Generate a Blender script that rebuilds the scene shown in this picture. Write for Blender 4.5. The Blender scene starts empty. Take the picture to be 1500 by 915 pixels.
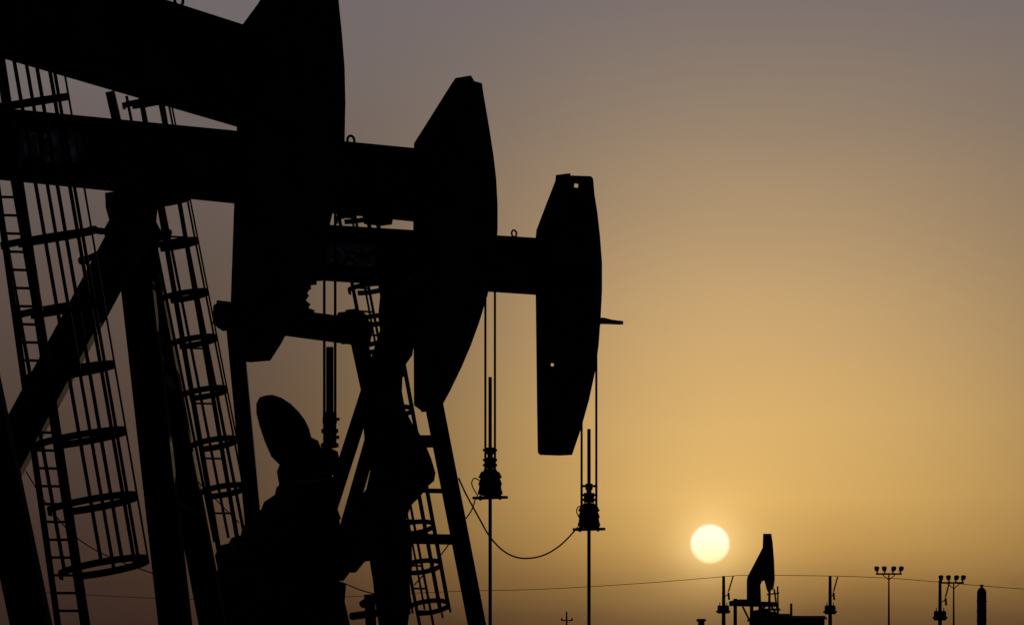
import bpy, bmesh, math
from mathutils import Vector, Matrix

scene = bpy.context.scene
scene.view_settings.view_transform = 'Standard'
scene.view_settings.look = 'None'
scene.view_settings.exposure = 0
scene.view_settings.gamma = 1

F = 5000.0      # focal length in units of the 1500-wide picture
CX, HY, CZ = 750.0, 925.0, 1.6

# ------------------------------------------------------------------ materials
def steel(name, col, rough=0.8, scale=3.0, var=0.5, spec=0.06, bump=0.1):
    m = bpy.data.materials.new(name); m.use_nodes = True
    nt = m.node_tree; b = nt.nodes['Principled BSDF']
    tc = nt.nodes.new('ShaderNodeTexCoord')
    n = nt.nodes.new('ShaderNodeTexNoise'); n.inputs['Scale'].default_value = scale
    n.inputs['Detail'].default_value = 8
    nt.links.new(tc.outputs['Object'], n.inputs['Vector'])
    r = nt.nodes.new('ShaderNodeValToRGB')
    r.color_ramp.elements[0].position = 0.35
    r.color_ramp.elements[1].position = 0.7
    r.color_ramp.elements[0].color = (*[c * (1 - var) for c in col], 1)
    r.color_ramp.elements[1].color = (*[c * (1 + var) for c in col], 1)
    nt.links.new(n.outputs['Fac'], r.inputs['Fac'])
    nt.links.new(r.outputs['Color'], b.inputs['Base Color'])
    b.inputs['Roughness'].default_value = rough
    b.inputs['Specular IOR Level'].default_value = spec
    bp = nt.nodes.new('ShaderNodeBump'); bp.inputs['Strength'].default_value = bump
    nt.links.new(n.outputs['Fac'], bp.inputs['Height'])
    nt.links.new(bp.outputs['Normal'], b.inputs['Normal'])
    return m

M_PAINT = steel('dark_machine_paint', (0.018, 0.016, 0.015))
M_STEEL = steel('weathered_steel', (0.018, 0.015, 0.013), scale=8)
M_WOOD = steel('creosoted_wood', (0.03, 0.022, 0.016), scale=6)
M_RUBBER = steel('black_rubber', (0.015, 0.015, 0.015), scale=6)
M_LETTER = steel('faded_white_lettering', (0.22, 0.24, 0.30), scale=9, var=0.8)
M_PLATE = steel('dull_blue_plate', (0.09, 0.10, 0.14), scale=5, var=0.6)
M_SHED = steel('corrugated_grey_sheet', (0.05, 0.045, 0.04), scale=2)
M_GLASS = steel('floodlight_glass', (0.04, 0.04, 0.04), rough=0.4, scale=2)
M_GROUND = steel('dry_dusty_soil', (0.10, 0.075, 0.05), rough=0.95, scale=0.15, var=0.35, spec=0.02, bump=0.4)

# ------------------------------------------------------------------ geometry
class G:
    def __init__(s): s.v = []; s.f = []
    def loft(s, A, B):
        n = len(A); o = len(s.v)
        s.v += [Vector(p) for p in A] + [Vector(p) for p in B]
        s.f.append(list(range(o, o + n)))
        s.f.append(list(range(o + 2 * n - 1, o + n - 1, -1)))
        for i in range(n):
            j = (i + 1) % n
            s.f.append([o + i, o + n + i, o + n + j, o + j])
        return s
    def strut(s, p1, p2, w, d=None, ref=Vector((0, 1, 0))):
        d = d or w
        p1 = Vector(p1); p2 = Vector(p2); a = (p2 - p1).normalized()
        sd = a.cross(ref)
        if sd.length < 1e-3: sd = a.cross(Vector((1, 0, 0)))
        sd.normalize(); up = a.cross(sd).normalized()
        q = [(1, 1), (1, -1), (-1, -1), (-1, 1)]
        s.loft([p1 + sd * w / 2 * x + up * d / 2 * y for x, y in q],
               [p2 + sd * w / 2 * x + up * d / 2 * y for x, y in q])
        return s
    def channel(s, p1, p2, w, d, ref):
        p1 = Vector(p1); p2 = Vector(p2); a = (p2 - p1).normalized()
        sd = a.cross(ref).normalized(); up = a.cross(sd).normalized()
        t = w * 0.1
        for k in (-1, 1):
            o = sd * k * (w / 2 - t / 2)
            s.strut(p1 + o, p2 + o, t, d, ref)
        s.strut(p1, p2, w - 2 * t - 0.001, d * 0.3, ref)
        return s
    def tube(s, pts, r, seg=8):
        pts = [Vector(p) for p in pts]; n = len(pts); o = len(s.v)
        for i, p in enumerate(pts):
            a = (pts[min(i + 1, n - 1)] - pts[max(i - 1, 0)]).normalized()
            e = a.cross(Vector((0.01, 1, 0.02))).normalized(); g2 = a.cross(e).normalized()
            for k in range(seg):
                th = 2 * math.pi * k / seg
                s.v.append(p + e * r * math.cos(th) + g2 * r * math.sin(th))
        for i in range(n - 1):
            for k in range(seg):
                j = (k + 1) % seg
                s.f.append([o + i * seg + k, o + i * seg + j, o + (i + 1) * seg + j, o + (i + 1) * seg + k])
        s.f.append([o + k for k in range(seg)][::-1])
        s.f.append([o + (n - 1) * seg + k for k in range(seg)])
        return s
    def lathe(s, c, prof, seg=16, sx=1.0, sy=1.0):
        o = len(s.v)
        for r, z in prof:
            for k in range(seg):
                th = 2 * math.pi * k / seg
                s.v.append(Vector((c[0] + r * sx * math.cos(th), c[1] + r * sy * math.sin(th), z)))
        for i in range(len(prof) - 1):
            for k in range(seg):
                j = (k + 1) % seg
                s.f.append([o + i * seg + k, o + i * seg + j, o + (i + 1) * seg + j, o + (i + 1) * seg + k])
        s.f.append([o + k for k in range(seg)][::-1])
        s.f.append([o + (len(prof) - 1) * seg + k for k in range(seg)])
        return s

def mk(name, g, root, parent=None, mat=M_PAINT, smooth=False, **props):
    L = Vector(root)
    me = bpy.data.meshes.new(name)
    me.from_pydata([tuple(p - L) for p in g.v], [], g.f)
    bm = bmesh.new(); bm.from_mesh(me)
    bmesh.ops.recalc_face_normals(bm, faces=bm.faces)
    bm.to_mesh(me); bm.free()
    if smooth:
        for p in me.polygons: p.use_smooth = True
    me.materials.append(mat)
    ob = bpy.data.objects.new(name, me)
    scene.collection.objects.link(ob)
    if parent: ob.parent = parent
    else: ob.location = L
    for k, v in props.items(): ob[k] = v
    return ob

def empty(name, loc, **props):
    e = bpy.data.objects.new(name, None); e.location = loc
    e.empty_display_size = 0.5
    scene.collection.objects.link(e)
    for k, v in props.items(): e[k] = v
    return e

# ------------------------------------------------------------------ survey planes
class Plane:
    """vertical working plane through a pump's long axis: the row of pumps stands at 45 degrees to the viewer"""
    def __init__(s, px, d, phi=45):
        s.c = math.cos(math.radians(phi)); s.s = math.sin(math.radians(phi))
        s.X0 = (px - CX) / F * d; s.Y0 = d
        s.u = Vector((s.c, s.s, 0)); s.n = Vector((-s.s, s.c, 0))
    def Q(s, px, py, off=0.0):
        X0 = s.X0 + s.n.x * off; Y0 = s.Y0 + s.n.y * off
        k = (px - CX) / F
        t = (k * Y0 - X0) / (s.c - k * s.s)
        Y = Y0 + t * s.s
        return Vector((k * Y, Y, CZ + (HY - py) / F * Y))
    def m(s, px, off=0.0):
        return s.Q(px, 500, off).y / F
    def prism(s, g, pts, off, t):
        A = [s.Q(x, y, off) for x, y in pts]
        g.loft(A, [p + s.n * t for p in A]); return g
    def lr(s, g, left, right, off, t):
        xm = sum(p[0] for p in right) / len(right)
        w = t * s.s / s.m(xm, off)
        pts = [(x + w, y) for x, y in left] + right[::-1]
        return s.prism(g, pts, off, t)
    def leg(s, g, a, b, o1, o2, wpx, dep=None, ground=True):
        p1 = s.Q(a[0], a[1], o1); p2 = s.Q(b[0], b[1], o2)
        if ground:
            k = p1.z / (p1.z - p2.z); p2 = p1 + (p2 - p1) * k
        w = wpx * (p1.y + p2.y) / 2 / F
        g.channel(p1, p2, w, dep or w, Vector((0, 1, 0)))
        return g

def ibeam(pl, xl, ytl, ybl, xr, ytr, ybr, off, t, fl=8):
    g = G()
    pl.prism(g, [(xl, ytl), (xr, ytr), (xr, ytr + fl), (xl, ytl + fl)], off, t)
    pl.prism(g, [(xl, ybl - fl), (xr, ybr - fl), (xr, ybr), (xl, ybl)], off, t)
    pl.prism(g, [(xl, ytl + fl + .2), (xr, ytr + fl + .2), (xr, ybr - fl - .2), (xl, ybl - fl - .2)], off + t * .4, t * .2)
    n = max(4, int((xr - xl) / 90))
    for i in range(1, n):
        x = xl + (xr - xl) * i / n; k = i / n
        yt = ytl + (ytr - ytl) * k + fl + .4; yb = ybl + (ybr - ybl) * k - fl - .4
        pl.prism(g, [(x, yt), (x + 3, yt), (x + 3, yb), (x, yb)], off + 0.01, t - 0.02)
    return g

def eyebolt(pl, x, y, r, off):
    g = G(); c = pl.Q(x, y, off); R = r * pl.m(x)
    pts = [c + pl.u * R * math.cos(a) + Vector((0, 0, 1)) * R * math.sin(a) for a in [math.pi * 2 * i / 16 for i in range(17)]]
    g.tube(pts, R * 0.28, 6)
    g.tube([c - Vector((0, 0, R)), c - Vector((0, 0, R * 2.2))], R * .3, 6)
    return g

def ladder(pl, root, parent, off, xa, ya, xb, yb, rpx, hoops, straps_to, rails, bars, sw=3.5, rw=5.0, top=None, hoop_h=7, za=.15, zb=.3, rung_w=1.5, step=0.3):
    """xa,ya - xb,yb is the centre line of the cage. rails: two lines (x1,y1,x2,y2,width,offset)"""
    A = pl.Q(xa, ya, off); B = pl.Q(xb, yb, off)
    sc = ((A + B) / 2).y / F
    r = rpx * sc
    ax = (B - A).normalized()
    def pos(c, th):
        th = math.radians(th); C_, S_ = math.cos(th), math.sin(th)
        return c + pl.u * r * C_ + pl.n * r * S_ + Vector((0, 0, r * .707 * (za * (C_ - S_) + zb * (C_ + S_))))
    def cen(py):
        return A + (B - A) * ((py - ya) / (yb - ya))
    g = G(); R = []
    for x1, y1, x2, y2, w, o in rails:
        p1 = pl.Q(x1, y1, o); p2 = pl.Q(x2, y2, o)
        e = p1 + (p2 - p1) * (p1.z / (p1.z - p2.z))
        g.strut(p1, e, w * sc, w * sc * .6, Vector((0, 1, 0))); R.append((p1, e))
    lad = mk('ladder', g, root, parent, M_STEEL)
    z0 = 0.2; z1 = min(R[0][0].z, R[1][0].z)
    n = min(95, int((z1 - z0) / step))
    for i in range(n):
        z = z0 + (z1 - z0) * (i + .5) / n
        ps = [a + (b - a) * ((a.z - z) / (a.z - b.z)) for a, b in R]
        mk('rung', G().tube(ps, rung_w * sc, 6), root, lad, M_STEEL)
    for th in bars:
        th, bw = th if isinstance(th, tuple) else (th, sw)
        c1 = A if top is None else cen(top)
        mk('cage_bar', G().strut(pos(c1, th), pos(cen(straps_to), th), bw * sc, bw * sc * .5, Vector((0, 1, 0))), root, lad, M_STEEL)
    for hy in hoops:
        c = cen(hy); pts = [pos(c, a) for a in range(-165, 166, 15)]
        g = G()
        o = len(g.v); hh = hoop_h * sc / 2; n_ = len(pts)
        inn = [c + (p - c) * (1 - .014 / r) for p in pts]
        for p, q_ in zip(pts, inn):
            for b_, k in ((p, 1), (p, -1), (q_, -1), (q_, 1)):
                g.v.append(b_ - ax * hh * k)
        for i in range(n_ - 1):
            for k in range(4):
                j = (k + 1) % 4
                g.f.append([o + i * 4 + k, o + i * 4 + j, o + (i + 1) * 4 + j, o + (i + 1) * 4 + k])
        g.f.append([o, o + 1, o + 2, o + 3]); g.f.append([o + (n_ - 1) * 4 + k for k in (3, 2, 1, 0)])
        mk('cage_hoop', g, root, lad, M_STEEL)
    return lad

def bridle(pl, root, parent, xn, xf, ytop, yrod, ycar, ybot, wpx, offn, ropew=1.7, rodw=2.6, blocky=False):
    m = pl.m((xn + xf) / 2)
    doff = (xn - xf) * m / pl.s
    rr = ropew * m
    for x, o in ((xn, offn), (xf, offn + doff)):
        a = pl.Q(x, ytop, o); b = pl.Q(x, ycar + 6, o); b = Vector((a.x, a.y, b.z))
        mk('bridle_cable', G().tube([a, b], rr, 6), root, parent, M_STEEL)
    c = pl.Q((xn + xf) / 2, ycar, offn + doff / 2)
    def z(py): return CZ + (HY - py) / F * c.y
    g = G().tube([(c.x, c.y, z(ycar)), (c.x, c.y, 0.0)], 2.6 * m, 8)
    g.tube([(c.x, c.y, z(yrod)), (c.x, c.y, z(ycar + 1))], rodw * m, 8)
    mk('polished_rod', g, root, parent, M_STEEL)
    H = ybot - ycar; w = wpx * m
    X = Vector((1, 0, 0)); Z = lambda hh: Vector((c.x, c.y, z(ycar + H * hh)))
    g = G()
    if blocky:
        g.lathe(c, [(w * a, z(ycar + H * b)) for a, b in ((.5, 0), (.72, .04), (.78, .3), (.6, .36), (.6, .44), (.9, .48), (.9, .56), (.66, .62), (.7, .84), (.95, .88), (.95, .97), (.5, 1))], 10)
        g.tube([Z(.2) + X * w * .5, Z(.2) + X * w * 1.05], 2.2 * m, 6)
        g.tube([Z(.7) - X * w * .5, Z(.7) + X * w * 1.0], 2.6 * m, 6)
    else:
        g.strut(Z(0), Z(.13), w * .52, w * .5)
        g.strut(Z(.135), Z(.19), w * .36, w * .4)
        g.strut(Z(.195), Z(.40), w * .74, w * .55)
        for hh in (.05, .24, .34):
            g.tube([Z(hh) - X * w * .48, Z(hh) + X * w * .46], 1.8 * m, 6)
        # load cell / shackle body
        g.lathe(c, [(w * a, z(ycar + H * b)) for a, b in ((.38, .41), (.50, .47), (.58, .55), (.68, .62), (.78, .70), (.72, .74), (.74, .80), (.80, .85), (.82, .9), (.5, .93))], 12)
        for sx in (-1, 1):
            q = Z(.78) + pl.n * sx * w * .4
            g.tube([q - pl.u * w * .2, q + pl.u * w * .2], w * .42, 10)
            q = Z(.58) + pl.n * sx * w * .28
            g.tube([q - pl.u * w * .12, q + pl.u * w * .12], w * .27, 9)
            q = Z(.47) + X * sx * w * .5
            g.tube([q, q + Vector((sx * w * .2, 0, -w * .4))], 2.0 * m, 6)
        g.strut(Z(.965) - pl.n * w * 1.2, Z(.965) + pl.n * w * 1.2, 4.0 * m, w * .9, pl.u)
        for sx in (-.9, .9):
            q = Z(.96) + pl.n * sx * w
            g.tube([q + UP * 3.5 * m, q - UP * 4 * m], 2.0 * m, 6)
    for x, o in ((xn, offn), (xf, offn + doff)):
        a = pl.Q(x, ycar, o)
        g.strut((a.x, a.y, z(ycar)), (a.x, a.y, z(ybot - 3)), 3.5 * m, 4 * m)
    mk('carrier_bar', g, root, parent, M_STEEL)
    return c

UP = Vector((0, 0, 1))
GROUP = "pumpjacks standing in the oil field"

def base_skid(pl, root, parent, x1, x2, off, width):
    a = pl.Q(x1, 900, off); b = pl.Q(x2, 900, off)
    g = G()
    for o in (-width / 2, width / 2):
        g.strut(Vector((a.x, a.y, .22)) + pl.n * o, Vector((b.x, b.y, .22)) + pl.n * o, .28, .28, UP)
    for i in range(6):
        p = a.lerp(b, (i + .5) / 6); p.z = .2
        g.strut(p - pl.n * (width / 2 - .15), p + pl.n * (width / 2 - .15), .2, .2, UP)
    mk('base_skid', g, root, parent, M_STEEL)

# ================================================================== pump A (nearest)
pa = Plane(506, 31.0)
q = pa.Q(-110, 900, .15); RA = Vector((q.x, q.y, 0))
A = empty('pumpjack', RA, label="black pumpjack with beam tilted down and caged ladder", category="pumpjack", group=GROUP)
mk('walking_beam', ibeam(pa, -560, -258, -97, 400, 50, 186, 0, .32, 12), RA, A)
g = G()
pa.lr(g, [(420, -78), (405, -50), (376, 0), (351, 34), (349, 100), (345, 180), (341, 295), (336, 440), (333, 516), (336, 526)],
      [(478, -84), (484, -60), (496, 0), (501, 50), (505, 100), (506, 150), (505, 205), (499, 255), (487, 313), (476, 360), (460, 410), (440, 450), (412, 503), (396, 528)], 0, .26)
mk('horsehead', g, RA, A)
mk('lifting_eye', eyebolt(pa, 262, 1, 8, .16), RA, A, M_STEEL, True)
bridle(pa, RA, A, 491, 475, 200, 508, 603, 656, 14, .04, ropew=2.0, rodw=5.5, blocky=True)
ladder(pa, RA, A, .2, 18, 60, 152, 830, 67, (150, 247, 345, 448, 540, 638, 735, 830), 834,
       rails=((-34, 60, 85, 915, 9, .3), (-4, 60, 125, 915, 14, .2)),
       bars=(112, 84, 55, 28, (2, 5), (-25, 3), (-50, 2.2), -85, (-115, 5)), sw=5.5, hoop_h=10.5, za=.16, zb=.165, rung_w=2.0, step=.15)
g = G()
pa.leg(g, (-116, 150), (46, 915), -.5, -.5, 56, .25)
pa.leg(g, (-170, 150), (-120, 915), .9, .9, 50, .25)
pa.leg(g, (-150, 150), (-420, 700), -.5, -.5, 50, .25)
mk('samson_post', g, RA, A)
g = G(); pa.prism(g, [(-185, 0), (-70, 35), (-60, 90), (-95, 175), (-180, 175), (-200, 90)], -.15, .5)
mk('saddle_bearing', g, RA, A)
base_skid(pa, RA, A, -700, 250, .15, 1.6)

# ================================================================== pump B (second)
pb = Plane(729, 41.0)
q = pb.Q(195, 900, .15); RB = Vector((q.x, q.y, 0))
B = empty('pumpjack', RB, label="black pumpjack with level beam beside a caged ladder", category="pumpjack", group=GROUP)
mk('walking_beam', ibeam(pb, -420, 117, 214, 640, 220, 322, 0, .32, 9), RB, B)
g = G()
pb.lr(g, [(667, 111), (662, 118), (640, 153), (620, 185), (606, 207), (605, 330), (605, 400), (606, 592), (617, 600)],
      [(690, 111), (695, 119), (706, 122), (709, 142), (713, 165), (718, 195), (723, 228), (727, 262), (729, 300), (729, 335), (727, 365), (722, 400), (714, 433), (702, 472), (690, 505), (676, 538), (660, 571), (646, 597), (636, 602)], 0, .24)
mk('horsehead', g, RB, B)
mk('lifting_eye', eyebolt(pb, 514, 206, 7, .16), RB, B, M_STEEL, True)
mk('lower_bracket', pb.prism(G(), [(548, 312), (577, 315), (574, 329), (550, 326)], .05, .2), RB, B)
cB = bridle(pb, RB, B, 725, 711, 310, 552, 655, 731, 22.5, .03)
ladder(pb, RB, B, .1, 212, 138, 326, 718, 35, (150, 222, 292, 355, 430, 497, 573, 648, 718), 795,
       rails=((206, 140, 318, 790, 7.5, .2), (236, 140, 343, 762, 6.5, .1)),
       bars=(100, 60, 20, (-10, 3), (-45, 2.5), (-95, 4)), sw=4.2, hoop_h=8.5, za=.15, zb=.25, step=.6)
g = G()
pb.leg(g, (196, 330), (-8, 708), -.7, -.7, 54, .3)
pb.leg(g, (192, 330), (257, 915), -.3, -.3, 46, .3)
pb.leg(g, (201, 330), (309, 900), .9, .9, 38, .3)
pb.leg(g, (161, 134), (174, 190), .2, .2, 13, .1, False)
for y0, y1 in ((560, 562), (743, 748)):
    g.strut(pb.Q(232 if y0 < 700 else 250, y0, -.3), pb.Q(250 if y0 < 700 else 275, y1, .9), .14, .14)
mk('samson_post', g, RB, B)
g = G()
pb.lr(g, [(150, 278), (151, 300), (156, 318), (147, 334), (152, 350), (166, 385), (175, 408)],
      [(240, 286), (231, 305), (229, 325), (236, 338), (248, 342), (246, 350), (232, 354), (229, 372), (232, 388), (237, 397), (224, 410)], -.5, .35)
for x, y in ((124, 381), (136, 337)):
    c = pb.Q(x, y, -.7); g.tube([c - pb.n * .04, c + pb.n * .06], .045, 8)
    g.strut(c, pb.Q(152, y + (2 if y < 350 else -12), -.6), .06, .05)
g.tube([pb.Q(237, 340, -.5), pb.Q(249, 341, -.5)], .04, 6)
mk('saddle_bearing', g, RB, B)
base_skid(pb, RB, B, -420, 560, .15, 1.7)
def lettering(pl, root, parent, txt, x1, y1, x2, y2, off):
    pg = G(); pl.prism(pg, [(x1 - 4, y1 - 5), (x2 + 4, y1 - 1), (x2 + 4, y2 + 5), (x1 - 4, y2 + 1)], off, .02)
    plate = mk('number_plate', pg, root, parent, M_PLATE)
    cu = bpy.data.curves.new('t', 'FONT'); cu.body = txt; cu.extrude = 0.004; cu.offset = .012
    to = bpy.data.objects.new('t', cu); scene.collection.objects.link(to)
    bpy.context.view_layer.update()
    me = bpy.data.meshes.new_from_object(to.evaluated_get(bpy.context.evaluated_depsgraph_get()))
    bpy.data.objects.remove(to)
    xs = [v.co.x for v in me.vertices]; ys = [v.co.y for v in me.vertices]
    a, b, lo, hi = min(xs), max(xs), min(ys), max(ys)
    L = Vector(root)
    for v in me.vertices:
        kx = (v.co.x - a) / (b - a); ky = (v.co.y - lo) / (hi - lo)
        yt = y1 + 4 * kx; yb = y2 + 4 * kx
        p = pl.Q(x1 + (x2 - x1) * kx, yb + (yt - yb) * ky, off) - pl.n * (.006 - v.co.z)
        v.co = p - L
    me.name = 'beam_number'; me.materials.clear(); me.materials.append(M_LETTER)
    ob = bpy.data.objects.new('beam_number', me); scene.collection.objects.link(ob); ob.parent = plate
lettering(pb, RB, B, "034", 34, 193, 114, 236, -.02)

# ================================================================== pump C (third)
pc = Plane(882, 48.5)
q = pc.Q(575, 900, .15); RC = Vector((q.x, q.y, 0))
C = empty('pumpjack', RC, label="black pumpjack with level beam, cranks and counterweights", category="pumpjack", group=GROUP)
mk('walking_beam', ibeam(pc, 385, 323, 401, 815, 350, 430, 0, .32, 7), RC, C)
g = G()
pc.lr(g, [(818, 254), (814, 262), (800, 298), (786, 335), (785, 346), (785, 430), (787, 600), (788, 661), (791, 665)],
      [(832, 254), (835, 257), (866, 258), (869, 262), (871, 285), (875, 310), (879, 345), (882, 385), (882, 425), (880, 465), (877, 505), (872, 543), (863, 585), (851, 628), (838, 666)], 0, .24)
head = mk('horsehead', g, RC, C)
def hole(ob, pl, x, y, s, root):
    c = pl.Q(x, y, .1); d = (c - Vector((0, 0, CZ))).normalized()
    cg = G().strut(c - d * 1.2, c + d * 1.2, s * pl.m(x), s * pl.m(x), Vector((.2, 0, 1)))
    cut = mk('cut', cg, root); 
    cut.location = Vector(root)
    md = ob.modifiers.new('b', 'BOOLEAN'); md.object = cut; md.operation = 'DIFFERENCE'; md.solver = 'EXACT'
    bpy.context.view_layer.update()
    me = bpy.data.meshes.new_from_object(ob.evaluated_get(bpy.context.evaluated_depsgraph_get()))
    ob.modifiers.clear(); ob.data = me
    bpy.data.objects.remove(cut)
hole(head, pc, 844, 272, 5.5, RC)
hole(head, pc, 809, 534, 4, RC)
mk('head_lug', pc.prism(G(), [(872, 465), (885, 465), (897, 468), (913, 470), (913, 475), (885, 474), (872, 476)], .08, .06), RC, C, M_STEEL)
mk('lifting_eye', eyebolt(pc, 753, 342, 5, .16), RC, C, M_STEEL, True)
cC = bridle(pc, RC, C, 873.5, 852, 400, 628, 708, 777, 20.5, .02)
ladder(pc, RC, C, .1, 518, 300, 629, 898, 31, (318, 366, 420, 466, 505, 545, 600, 650, 712, 770, 828, 888), 900,
       rails=((493, 300, 612, 900, 5, .1), (517, 300, 632, 900, 4, .05)),
       bars=(100, 60, 20, (-15, 3), (-45, 3.2), (-95, 3)), sw=3.2, hoop_h=7, za=.12, zb=.3, step=.3, rung_w=1.5)
g = G()
pc.leg(g, (606, 440), (699, 915), -.3, -.3, 27, .25)
pc.leg(g, (572, 470), (491, 722), -.3, -.3, 20, .22)
pc.leg(g, (580, 520), (500, 800), .8, .8, 20, .22)
for a, b, w in (((600, 646), (645, 646), 17), ((618, 718), (662, 719), 6), ((592, 788), (672, 790), 15)):
    g.strut(pc.Q(*a, .6), pc.Q(*b, -.3), w * pc.m(630), .12)
mk('samson_post', g, RC, C)
g = G()
pc.lr(g, [(553, 406), (556, 430), (553, 460), (558, 500), (548, 540), (548, 600)], [(612, 410), (612, 470), (604, 520), (590, 540), (588, 600)], -.3, .3)
mk('saddle_bearing', g, RC, C)
g = G(); g.strut(pc.Q(533, 487, -1.3), pc.Q(326, 460, 1.3), 36 * pc.m(430), .3)
mk('equalizer', g, RC, C)
g = G(); pc.prism(g, [(380, 398), (474, 404), (474, 411), (464, 411), (464, 417), (455, 417), (456, 423), (449, 428), (453, 433), (448, 440), (455, 445), (452, 451), (461, 454), (460, 461), (471, 466), (471, 474), (380, 474)], -.08, .1)
mk('tail_bearing', g, RC, C)
g = G()
pc.prism(g, [(503, 465), (508, 456), (515, 458), (520, 452), (530, 455), (536, 460), (541, 470), (543, 484), (541, 496), (536, 502), (513, 503), (505, 490)], -1.4, .16)
g.tube([pc.Q(508, 472, -1.5), pc.Q(508, 472, -1.42)], .06, 8)
mk('pitman_bearing', g, RC, C)
g = G()
pc.prism(g, [(321, 446), (328, 442), (340, 442), (345, 455), (345, 482), (335, 484), (326, 478), (320, 470)], 1.32, .12)
mk('pitman_bearing', g, RC, C)
g = G(); g.strut(pc.Q(524, 490, -1.35), pc.Q(552, 620, -1.35), 24 * pc.m(540), .14)
mk('pitman_arm', g, RC, C)
g = G(); g.strut(pc.Q(343, 470, 1.35), pc.Q(372, 775, 1.35), 25 * pc.m(350), .14)
mk('pitman_arm', g, RC, C)
g = G()
pc.lr(g, [(536, 588), (532, 620), (534, 650), (542, 690), (536, 716), (516, 742), (502, 766), (492, 795), (497, 850), (506, 838), (515, 838), (528, 822), (541, 820), (546, 850), (549, 880), (562, 960)],
      [(589, 580), (594, 600), (605, 622), (611, 628), (624, 652), (632, 672), (638, 692), (636, 704), (624, 714), (618, 724), (604, 738), (600, 746), (595, 760), (603, 785), (604, 830), (600, 850), (602, 880), (594, 940)], -1.2, .08)
g.tube([pc.Q(560, 690, -1.32), pc.Q(560, 690, -1.2)], .16, 10)
mk('counterweight', g, RC, C)
g = G()
pc.lr(g, [(390, 578), (380, 581), (375, 590), (375, 604), (380, 624), (387, 645), (397, 668), (409, 680), (405, 690), (409, 712), (400, 760)],
      [(400, 578), (412, 582), (426, 591), (438, 603), (447, 615), (453, 628), (456, 640), (466, 645), (470, 655), (485, 656), (495, 661), (498, 676), (496, 690), (487, 696), (487, 725), (500, 760)], 1.1, .08)
mk('counterweight', g, RC, C)
g = G()
pc.lr(g, [(408, 706), (402, 712), (400, 722), (384, 733), (380, 744), (368, 750), (352, 772), (350, 782), (336, 786), (332, 794), (319, 797), (312, 812), (316, 832), (310, 850), (318, 880), (318, 1085)],
      [(487, 700), (488, 730), (497, 755), (500, 790), (497, 850), (507, 856), (505, 880), (513, 915), (515, 1085)], -.4, .55)
mk('gear_reducer', g, RC, C)
g = G(); c = pc.Q(545, 905, -.9)
g.tube([pc.Q(530, 885, -.9), pc.Q(548, 874, -.9)], .05, 8); g.tube([pc.Q(541, 870, -.9), pc.Q(548, 1000, -.9)], .07, 8)
g.tube([pc.Q(515, 902, -.9), pc.Q(560, 896, -.9)], .05, 8)
mk('brake_lever', g, RC, C, M_STEEL)
base_skid(pc, RC, C, 150, 800, .15, 2.0)
lettering(pc, RC, C, "035", 481, 360, 551, 387, -.02)

# ================================================================== hoses and loose cables
def catmull(pts, n=10):
    out = []; P = [pts[0]] + list(pts) + [pts[-1]]
    for i in range(1, len(P) - 2):
        for k in range(n):
            t = k / n
            out.append(.5 * ((2 * P[i]) + (P[i + 1] - P[i - 1]) * t + (2 * P[i - 1] - 5 * P[i] + 4 * P[i + 1] - P[i + 2]) * t * t + (-P[i - 1] + 3 * P[i] - 3 * P[i + 1] + P[i + 2]) * t ** 3))
    out.append(P[-2]); return out
def P(px, py, d): return Vector(((px - CX) / F * d, d, CZ + (HY - py) / F * d))
def cable(name, pts, r, label, cat, mat=M_RUBBER, seg=6):
    p = catmull([P(*a) for a in pts]); return mk(name, G().tube(p, r, seg), p[0], None, mat, True, label=label, category=cat)
cable('control_hose', [(672, 700, 44), (682, 722, 44.2), (700, 755, 44.6), (718, 786, 45), (740, 808, 45.6), (765, 817, 46.2), (795, 813, 46.8), (822, 797, 47.4), (846, 772, 48.1)], .011, "thin black hose sagging between two pumpjack rods", "hose")
cable('control_hose', [(697, 728, 41), (690, 748, 41), (674, 770, 41.2), (655, 800, 41.5), (634, 826, 42), (607, 856, 43)], .008, "thin black hose looping down from a carrier bar", "hose")
cable('control_hose', [(700, 726, 41), (693, 714, 40.95), (691, 706, 40.95), (695, 700, 41), (702, 703, 41)], .007, "short hose loop on a carrier bar", "hose")
cable('control_hose', [(850, 760, 48), (845, 750, 48), (846, 743, 48), (851, 741, 48), (855, 746, 48)], .008, "short hose loop on a carrier bar", "hose")
cable('guy_cable', [(38, 690, 33), (70, 740, 33.5), (110, 785, 34), (160, 815, 35), (232, 842, 36)], .006, "thin steel cable slung between pumpjack frames", "cable")
cable('guy_cable', [(290, 705, 37), (320, 735, 37.5), (350, 765, 38)], .006, "thin steel cable slung between pumpjack frames", "cable")
cable('guy_cable', [(500, 852, 46), (530, 864, 46), (560, 872, 46)], .008, "thin steel cable slung between pumpjack frames", "cable")

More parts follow.
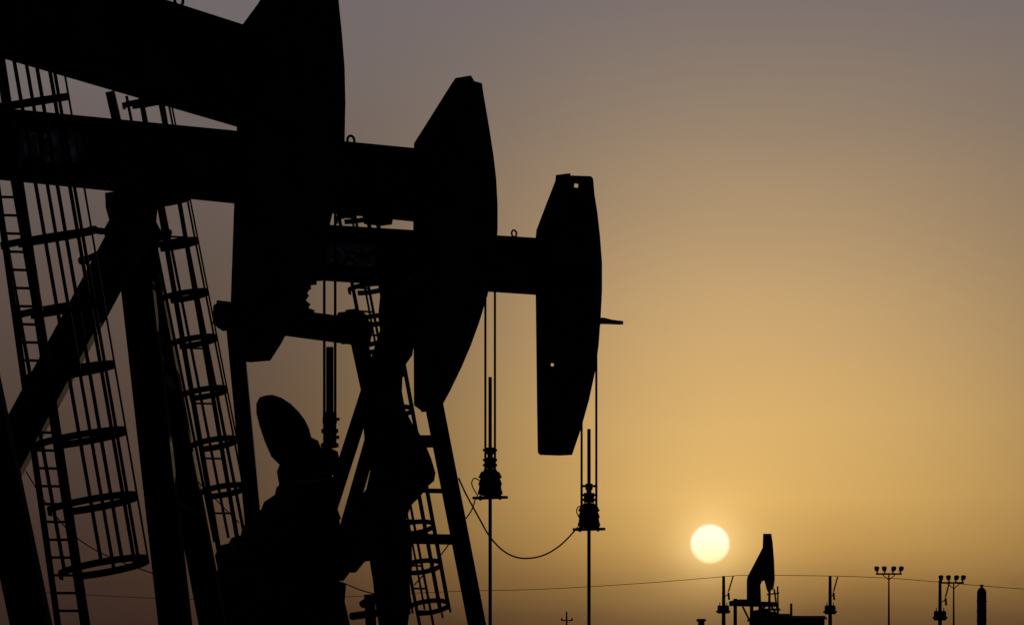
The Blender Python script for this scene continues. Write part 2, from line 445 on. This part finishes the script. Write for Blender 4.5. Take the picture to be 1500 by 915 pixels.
# ================================================================== far pumpjack
pd = Plane(1130, 186.0, 45)
q = pd.Q(1112, 900, 0); RD = Vector((q.x, q.y, 0))
D = empty('pumpjack', RD, label="distant pumpjack silhouetted with its horsehead raised", category="pumpjack", group=GROUP)
mk('horsehead', pd.lr(G(), [(1118, 781), (1117, 808), (1117, 838), (1123, 862)], [(1130, 781), (1132, 795), (1134, 820), (1135, 848), (1133, 862), (1127, 866)], 0, .12), RD, D)
mk('walking_beam', pd.lr(G(), [(1117, 802), (1095, 844), (1094, 850), (1094, 878)], [(1126, 812), (1125, 848), (1116, 851), (1114, 856), (1115, 880)], .02, .1), RD, D)
g = G(); pd.leg(g, (1101, 870), (1101, 900), 0, 0, 5); pd.leg(g, (1108, 870), (1120, 910), 0, 0, 5); pd.leg(g, (1127, 862), (1127, 910), 0, 0, 3.5)
pd.leg(g, (1134, 862), (1141, 910), 0, 0, 2.4); pd.leg(g, (1139, 858), (1140, 900), .3, .3, 2.2)
g.strut(pd.Q(1112, 892, 0), pd.Q(1142, 892, 0), .12); g.strut(pd.Q(1124, 870, 0), pd.Q(1141, 868, 0), .08)
g.strut(pd.Q(1102, 905, -.2), pd.Q(1124, 884, -.2), .12); g.strut(pd.Q(1088, 888, -.3), pd.Q(1100, 912, -.3), .1)
g.strut(pd.Q(1128, 884, .1), pd.Q(1138, 900, .1), .1)
mk('samson_post', g, RD, D)
g = G(); pd.prism(g, [(1074, 880), (1086, 877), (1112, 877), (1112, 888), (1074, 887)], -.3, .3)
pd.prism(g, [(1110, 880), (1138, 881), (1138, 888), (1110, 888)], -.2, .2)
pd.prism(g, [(1106, 894), (1118, 892), (1136, 896), (1138, 910), (1106, 910)], -.2, .3)
pd.leg(g, (1077, 876), (1077, 900), 0, 0, 5)
mk('gear_reducer', g, RD, D)
g = G().strut(pd.Q(1095, 960, 0), pd.Q(1150, 960, 0), .3, .6); mk('base_skid', g, RD, D)

# ================================================================== poles
def pole(x, ytop, d, tank=None, arm=None, extra=None, w=3.0, label=""):
    R = P(x, 900, d); R.z = 0
    e = empty('utility_pole', R, label=label, category="utility pole", group="utility poles across the oil field")
    top = P(x, ytop, d); r = w / 2 / F * d
    mk('pole_shaft', G().lathe(R, [(r * 1.3, 0), (r * .85, top.z)], 10), R, e, M_WOOD, False)
    if arm:
        y, x1, x2 = arm
        g = G().strut(P(x1, y, d - .2), P(x2, y, d - .2), 1.6 / F * d, .12)
        for xx in (x1 + 1, x2 - 1):
            a = P(xx, y, d - .2); g.lathe((a.x, a.y), [(.08, a.z), (.13, a.z + .1), (.06, a.z + .3)], 8)
        mk('crossarm', g, R, e, M_WOOD)
    if tank:
        x1, y1, x2, y2 = tank
        s = 1 / F * d
        for k in ((x1 + (x2 - x1) * .2), (x1 + (x2 - x1) * .8)):
            a = P(k, y2, d - .3); b = P(k, y1, d - .3); rr = (x2 - x1) * .21 * s
            mk('transformer', G().lathe((a.x, a.y), [(rr * .8, a.z), (rr, a.z + .1), (rr, b.z - .15), (rr * .6, b.z), (.06, b.z + .05), (.06, b.z + .45)], 10), R, e, M_STEEL)
        mk('bracket', G().strut(P(x1 - 2, (y1 + y2) / 2 + 3, d - .1), P(x2 + 2, (y1 + y2) / 2 + 3, d - .1), 3 * s, .15), R, e, M_STEEL)
    if extra:
        (xa, ya), (xb, yb) = extra
        mk('side_fitting', G().strut(P(xa, ya, d), P(xb, yb, d), 2.0 / F * d, .15).strut(P(xb, yb + 1, d), P(xb + 1, yb + 12, d), 3 / F * d, .15).strut(P(xb, yb + 4, d), P(x, yb + 8, d), 1.4 / F * d, .1), R, e, M_STEEL)
LB = "wooden utility pole carrying transformers and power lines"
pole(1060, 843, 500, tank=(1051, 886, 1068, 898), extra=((1074, 843), (1067, 866)), w=5, label=LB)
pole(1216, 843, 500, tank=(1208, 886, 1224, 899), extra=((1227, 844), (1221, 866)), w=5, label=LB)
pole(1377, 849, 470, tank=(1368, 894, 1386, 908), extra=((1391, 851), (1385, 874)), w=5, label=LB)
pole(830, 895, 420, arm=(908, 822, 839), w=2.5, label="small utility pole with a single crossarm")
pole(1159, 883, 420, w=4, label="short bare wooden utility pole")

def mast(x, ytop, d, lamps, label):
    R = P(x, 900, d); R.z = 0
    s = d / F
    e = empty('floodlight_mast', R, label=label, category="floodlight mast", group="floodlight masts in the oil field")
    T = P(x, ytop, d)
    mk('mast_shaft', G().lathe(R, [(1.7 * s, 0), (1.0 * s, T.z)], 10), R, e, M_STEEL)
    g = G().strut(P(lamps[0] - 2, ytop, d), P(lamps[-1] + 2, ytop, d), 2.6 * s, .2)
    g.strut(P(x - 9, ytop + 1, d), P(x, ytop + 9, d), 1.2 * s, .1); g.strut(P(x + 9, ytop + 1, d), P(x, ytop + 9, d), 1.2 * s, .1)
    mk('crossbar', g, R, e, M_STEEL)
    for i, lx in enumerate(lamps):
        k = -1 if i < len(lamps) / 2 else 1
        c = P(lx, ytop - 7, d); g = G()
        a, b = P(lx, ytop - 1.0, d), P(lx, ytop - 5, d)
        g.strut(a, b, 2 * s, .2)
        g.loft([c + Vector((dx * s, -.35, dz * s)) for dx, dz in ((-4 + k, 2.6), (-2 + k, 4.2), (2 + k, 4.2), (4 + k, 2.6), (3 + k, -1.6), (-3 + k, -1.6))],
               [c + Vector((dx * s, .35, dz * s)) for dx, dz in ((-2.2, 1.6), (-1, 2.2), (1, 2.2), (2.2, 1.6), (1.8, -3.4), (-1.8, -3.4))])
        mk('floodlight', g, R, e, M_GLASS)
mast(1302, 840, 560, (1285, 1296, 1308, 1319), "tall steel mast with four floodlights on a crossbar")
mast(1397, 853, 600, (1379, 1390, 1400, 1410), "tall steel mast with four floodlights on a crossbar")

wp = [(-200, 850), (300, 878), (655, 866), (800, 862), (950, 853), (1060, 844), (1100, 842), (1216, 843), (1300, 846), (1377, 852), (1500, 862), (1800, 880)]
g = G().tube(catmull([P(x, y, 500) for x, y in wp], 6), .045, 5)
mk('power_line', g, P(1060, 844, 500), None, M_RUBBER, label="single sagging power line strung between utility poles", category="power line")

# vertical vessel
d = 380; R = P(1438, 900, d); R.z = 0; s = d / F
e = empty('separator_vessel', R, label="upright dark steel separator vessel with domed top", category="tank")
def zz(y): return CZ + (HY - y) / F * d
mk('vessel_shell', G().lathe(R, [(7 * s, 0), (7 * s, zz(868)), (6.3 * s, zz(864)), (4 * s, zz(861)), (2.5 * s, zz(860))], 18), R, e, M_STEEL)
mk('vent_nozzle', G().lathe(R, [(2 * s, zz(860.2)), (2 * s, zz(857)), (3 * s, zz(856.6)), (3 * s, zz(855.6))], 10), R, e, M_STEEL)
g = G()
for k in range(3):
    a = P(1438, 880 + 14 * k, d - 7.2 * s)
    g.tube([Vector((R.x + 7.3 * s * math.cos(t), R.y + 7.3 * s * math.sin(t), a.z)) for t in [i * math.pi / 8 for i in range(17)]], .06, 5)
mk('stiffening_rings', g, R, e, M_STEEL)

def shed(x1, x2, yr, ye, d, dep, label):
    a = P(x1, ye, d); b = P(x2, ye, d); r = P(x1, yr, d); R = Vector(((a.x + b.x) / 2, d, 0))
    e = empty('equipment_shed', R, label=label, category="shed", group="low sheds on the oil field")
    g = G().loft([Vector((a.x, d, 0)), Vector((b.x, d, 0)), Vector((b.x, d, a.z)), Vector((a.x, d, a.z))],
                 [Vector((a.x, d + dep, 0)), Vector((b.x, d + dep, 0)), Vector((b.x, d + dep, a.z)), Vector((a.x, d + dep, a.z))])
    mk('wall', g, R, e, M_SHED)
    o = .15
    sec = [(-o, a.z - .02), (dep / 2, r.z), (dep + o, a.z - .02), (dep + o, a.z + .05), (dep / 2, r.z + .1), (-o, a.z + .05)]
    g = G().loft([Vector((a.x - o, d + y, z)) for y, z in sec], [Vector((b.x + o, d + y, z)) for y, z in sec])
    mk('roof', g, R, e, M_STEEL)
    g = G().strut((R.x, d - .02, 0), (R.x, d - .02, min(2.0, a.z * .8)), .9, .05)
    mk('door', g, R, e, M_STEEL)
shed(1130, 1158, 900, 903, 240, 3, "low dark sheet-metal shed beside the distant pumpjack")
shed(1162, 1208, 903, 906, 236, 3, "long low dark sheet-metal shed with shallow roof")
shed(1102, 1126, 906, 909, 238, 3, "small dark sheet-metal shed near the pumpjack")
shed(1025, 1032, 907, 909, 300, 3, "tiny dark hut on the plain")

# ================================================================== ground
bm = bmesh.new()
bmesh.ops.create_grid(bm, x_segments=60, y_segments=60, size=6000)
me = bpy.data.meshes.new('ground'); bm.to_mesh(me); bm.free(); me.materials.append(M_GROUND)
gr = bpy.data.objects.new('ground', me); scene.collection.objects.link(gr); gr["kind"] = "structure"

# ================================================================== sky
def lin(c):
    return tuple(((v / 255) / 12.92 if v / 255 <= .04045 else ((v / 255 + .055) / 1.055) ** 2.4) for v in c)
sunu, sunv = (1040 - CX) / F, (HY - 796) / F
SD = Vector((sunu, 1, sunv)).normalized()
w = bpy.data.worlds.new("World"); scene.world = w; w.use_nodes = True
nt = w.node_tree; nt.nodes.clear(); N = nt.nodes.new; Lk = nt.links.new
def math_(op, a, b=None, c=None, clamp=False):
    n = N('ShaderNodeMath'); n.operation = op; n.use_clamp = clamp
    for i, v in enumerate((a, b, c)):
        if v is None: continue
        if isinstance(v, (int, float)): n.inputs[i].default_value = v
        else: Lk(v, n.inputs[i])
    return n.outputs[0]
tc = N('ShaderNodeTexCoord'); nm = N('ShaderNodeVectorMath'); nm.operation = 'NORMALIZE'
Lk(tc.outputs['Generated'], nm.inputs[0]); DIR = nm.outputs[0]
sp = N('ShaderNodeSeparateXYZ'); Lk(DIR, sp.inputs[0])
az = math_('ARCTAN2', sp.outputs[0], sp.outputs[1])
el = math_('ARCSINE', sp.outputs[2])
t = math_('MULTIPLY', el, 5.0)
no = N('ShaderNodeTexNoise'); no.inputs['Scale'].default_value = 9; no.inputs['Detail'].default_value = 3
mp = N('ShaderNodeMapping'); mp.inputs['Scale'].default_value = (1, 1, 4); Lk(DIR, mp.inputs[0]); Lk(mp.outputs[0], no.inputs['Vector'])
t = math_('ADD', t, math_('MULTIPLY', math_('SUBTRACT', no.outputs['Fac'], .5), .06))
def ramp(stops):
    r = N('ShaderNodeValToRGB'); cr = r.color_ramp
    cr.elements[0].position = stops[0][0]; cr.elements[0].color = (*lin(stops[0][1]), 1)
    cr.elements[1].position = stops[-1][0]; cr.elements[1].color = (*lin(stops[-1][1]), 1)
    for p, c in stops[1:-1]:
        e_ = cr.elements.new(p); e_.color = (*lin(c), 1)
    Lk(t, r.inputs['Fac']); return r.outputs[0]
S = lambda y: (925 - y) / 1000
sunr = ramp([(S(925), (92, 71, 48)), (S(900), (115, 89, 53)), (S(860), (152, 117, 66)), (S(800), (192, 150, 84)), (S(720), (213, 170, 98)), (S(620), (215, 174, 108)),
             (S(500), (203, 166, 112)), (S(400), (188, 156, 112)), (S(300), (171, 144, 110)), (S(200), (152, 131, 108)), (S(100), (135, 120, 108)), (S(0), (121, 110, 109))])
side = ramp([(S(925), (38, 32, 31)), (S(860), (45, 38, 37)), (S(700), (62, 52, 50)), (S(560), (76, 64, 59)), (S(400), (88, 76, 71)), (S(250), (99, 88, 85)), (S(120), (107, 98, 97)), (S(0), (110, 102, 105))])
dx = math_('SUBTRACT', az, (1080 - CX) / F)
sg = math_('ADD', .085, math_('MULTIPLY', math_('GREATER_THAN', dx, 0), .037))
gz = math_('DIVIDE', dx, sg)
gau = math_('POWER', math.e, math_('MULTIPLY', math_('MULTIPLY', gz, gz), -1))
def mix(f, a, b, bt='MIX'):
    n = N('ShaderNodeMix'); n.data_type = 'RGBA'; n.blend_type = bt
    for i, v in ((0, f), (6, a), (7, b)):
        if isinstance(v, (int, float)): n.inputs[i].default_value = v
        elif isinstance(v, tuple): n.inputs[i].default_value = (*v, 1)
        else: Lk(v, n.inputs[i])
    return n.outputs[2]
col = mix(gau, side, sunr)
zen = N('ShaderNodeMapRange'); zen.interpolation_type = 'SMOOTHSTEP'
zen.inputs['From Min'].default_value = .18; zen.inputs['From Max'].default_value = .6; Lk(el, zen.inputs['Value'])
col = mix(zen.outputs[0], col, lin((44, 46, 58)))
bk = N('ShaderNodeMapRange'); bk.interpolation_type = 'SMOOTHSTEP'
bk.inputs['From Min'].default_value = .95; bk.inputs['From Max'].default_value = .3; bk.inputs['To Min'].default_value = 0; bk.inputs['To Max'].default_value = .85
Lk(sp.outputs[1], bk.inputs['Value'])
col = mix(bk.outputs[0], col, lin((20, 20, 28)))
ds = N('ShaderNodeVectorMath'); ds.operation = 'DISTANCE'; Lk(DIR, ds.inputs[0]); ds.inputs[1].default_value = SD
rr = ds.outputs['Value']
def gl(sig, amp, c, colr, p=2):
    q_ = math_('POWER', math_('DIVIDE', rr, sig), p)
    g_ = math_('MULTIPLY', math_('POWER', math.e, math_('MULTIPLY', q_, -1)), amp)
    return mix(g_, c, colr, 'ADD')
col = gl(.024, .13, col, (1, .72, .28))
col = gl(.0095, .32, col, (1, .78, .35), 2)
dsc = N('ShaderNodeMapRange'); dsc.interpolation_type = 'SMOOTHSTEP'
dsc.inputs['From Min'].default_value = .0062; dsc.inputs['From Max'].default_value = .0049; Lk(rr, dsc.inputs['Value'])
lm = N('ShaderNodeMapRange'); lm.inputs['From Min'].default_value = SD.z - .006; lm.inputs['From Max'].default_value = SD.z + .002; Lk(sp.outputs[2], lm.inputs['Value'])
dcol = mix(lm.outputs[0], (1.15, .9, .42), (1.3, 1.12, .78))
col = mix(dsc.outputs[0], col, dcol)
bg = N('ShaderNodeBackground'); Lk(col, bg.inputs[0]); bg.inputs[1].default_value = 1
sky = N('ShaderNodeTexSky'); sky.sky_type = 'NISHITA'; sky.sun_disc = False
sky.sun_elevation = math.asin(SD.z); sky.sun_rotation = math.atan2(SD.x, SD.y)
bg2 = N('ShaderNodeBackground'); Lk(sky.outputs[0], bg2.inputs[0]); bg2.inputs[1].default_value = .001
ad = N('ShaderNodeAddShader'); Lk(bg.outputs[0], ad.inputs[0]); Lk(bg2.outputs[0], ad.inputs[1])
out = N('ShaderNodeOutputWorld'); Lk(ad.outputs[0], out.inputs[0])

sl = bpy.data.lights.new('sun_light', 'SUN'); sl.energy = .5; sl.angle = math.radians(.5); sl.color = (1, .7, .4)
so = bpy.data.objects.new('sun_light', sl); scene.collection.objects.link(so)
so.rotation_euler = SD.to_track_quat('Z', 'Y').to_euler(); so.location = (0, 60, 30)

# ================================================================== camera
cam = bpy.data.cameras.new('camera'); co = bpy.data.objects.new('camera', cam); scene.collection.objects.link(co)
co.location = (0, 0, CZ); co.rotation_euler = (math.radians(90), 0, 0)
cam.sensor_width = 36; cam.lens = F * 36 / 1500; cam.shift_y = (HY - 457.5) / 1500
cam.clip_end = 20000
scene.camera = co
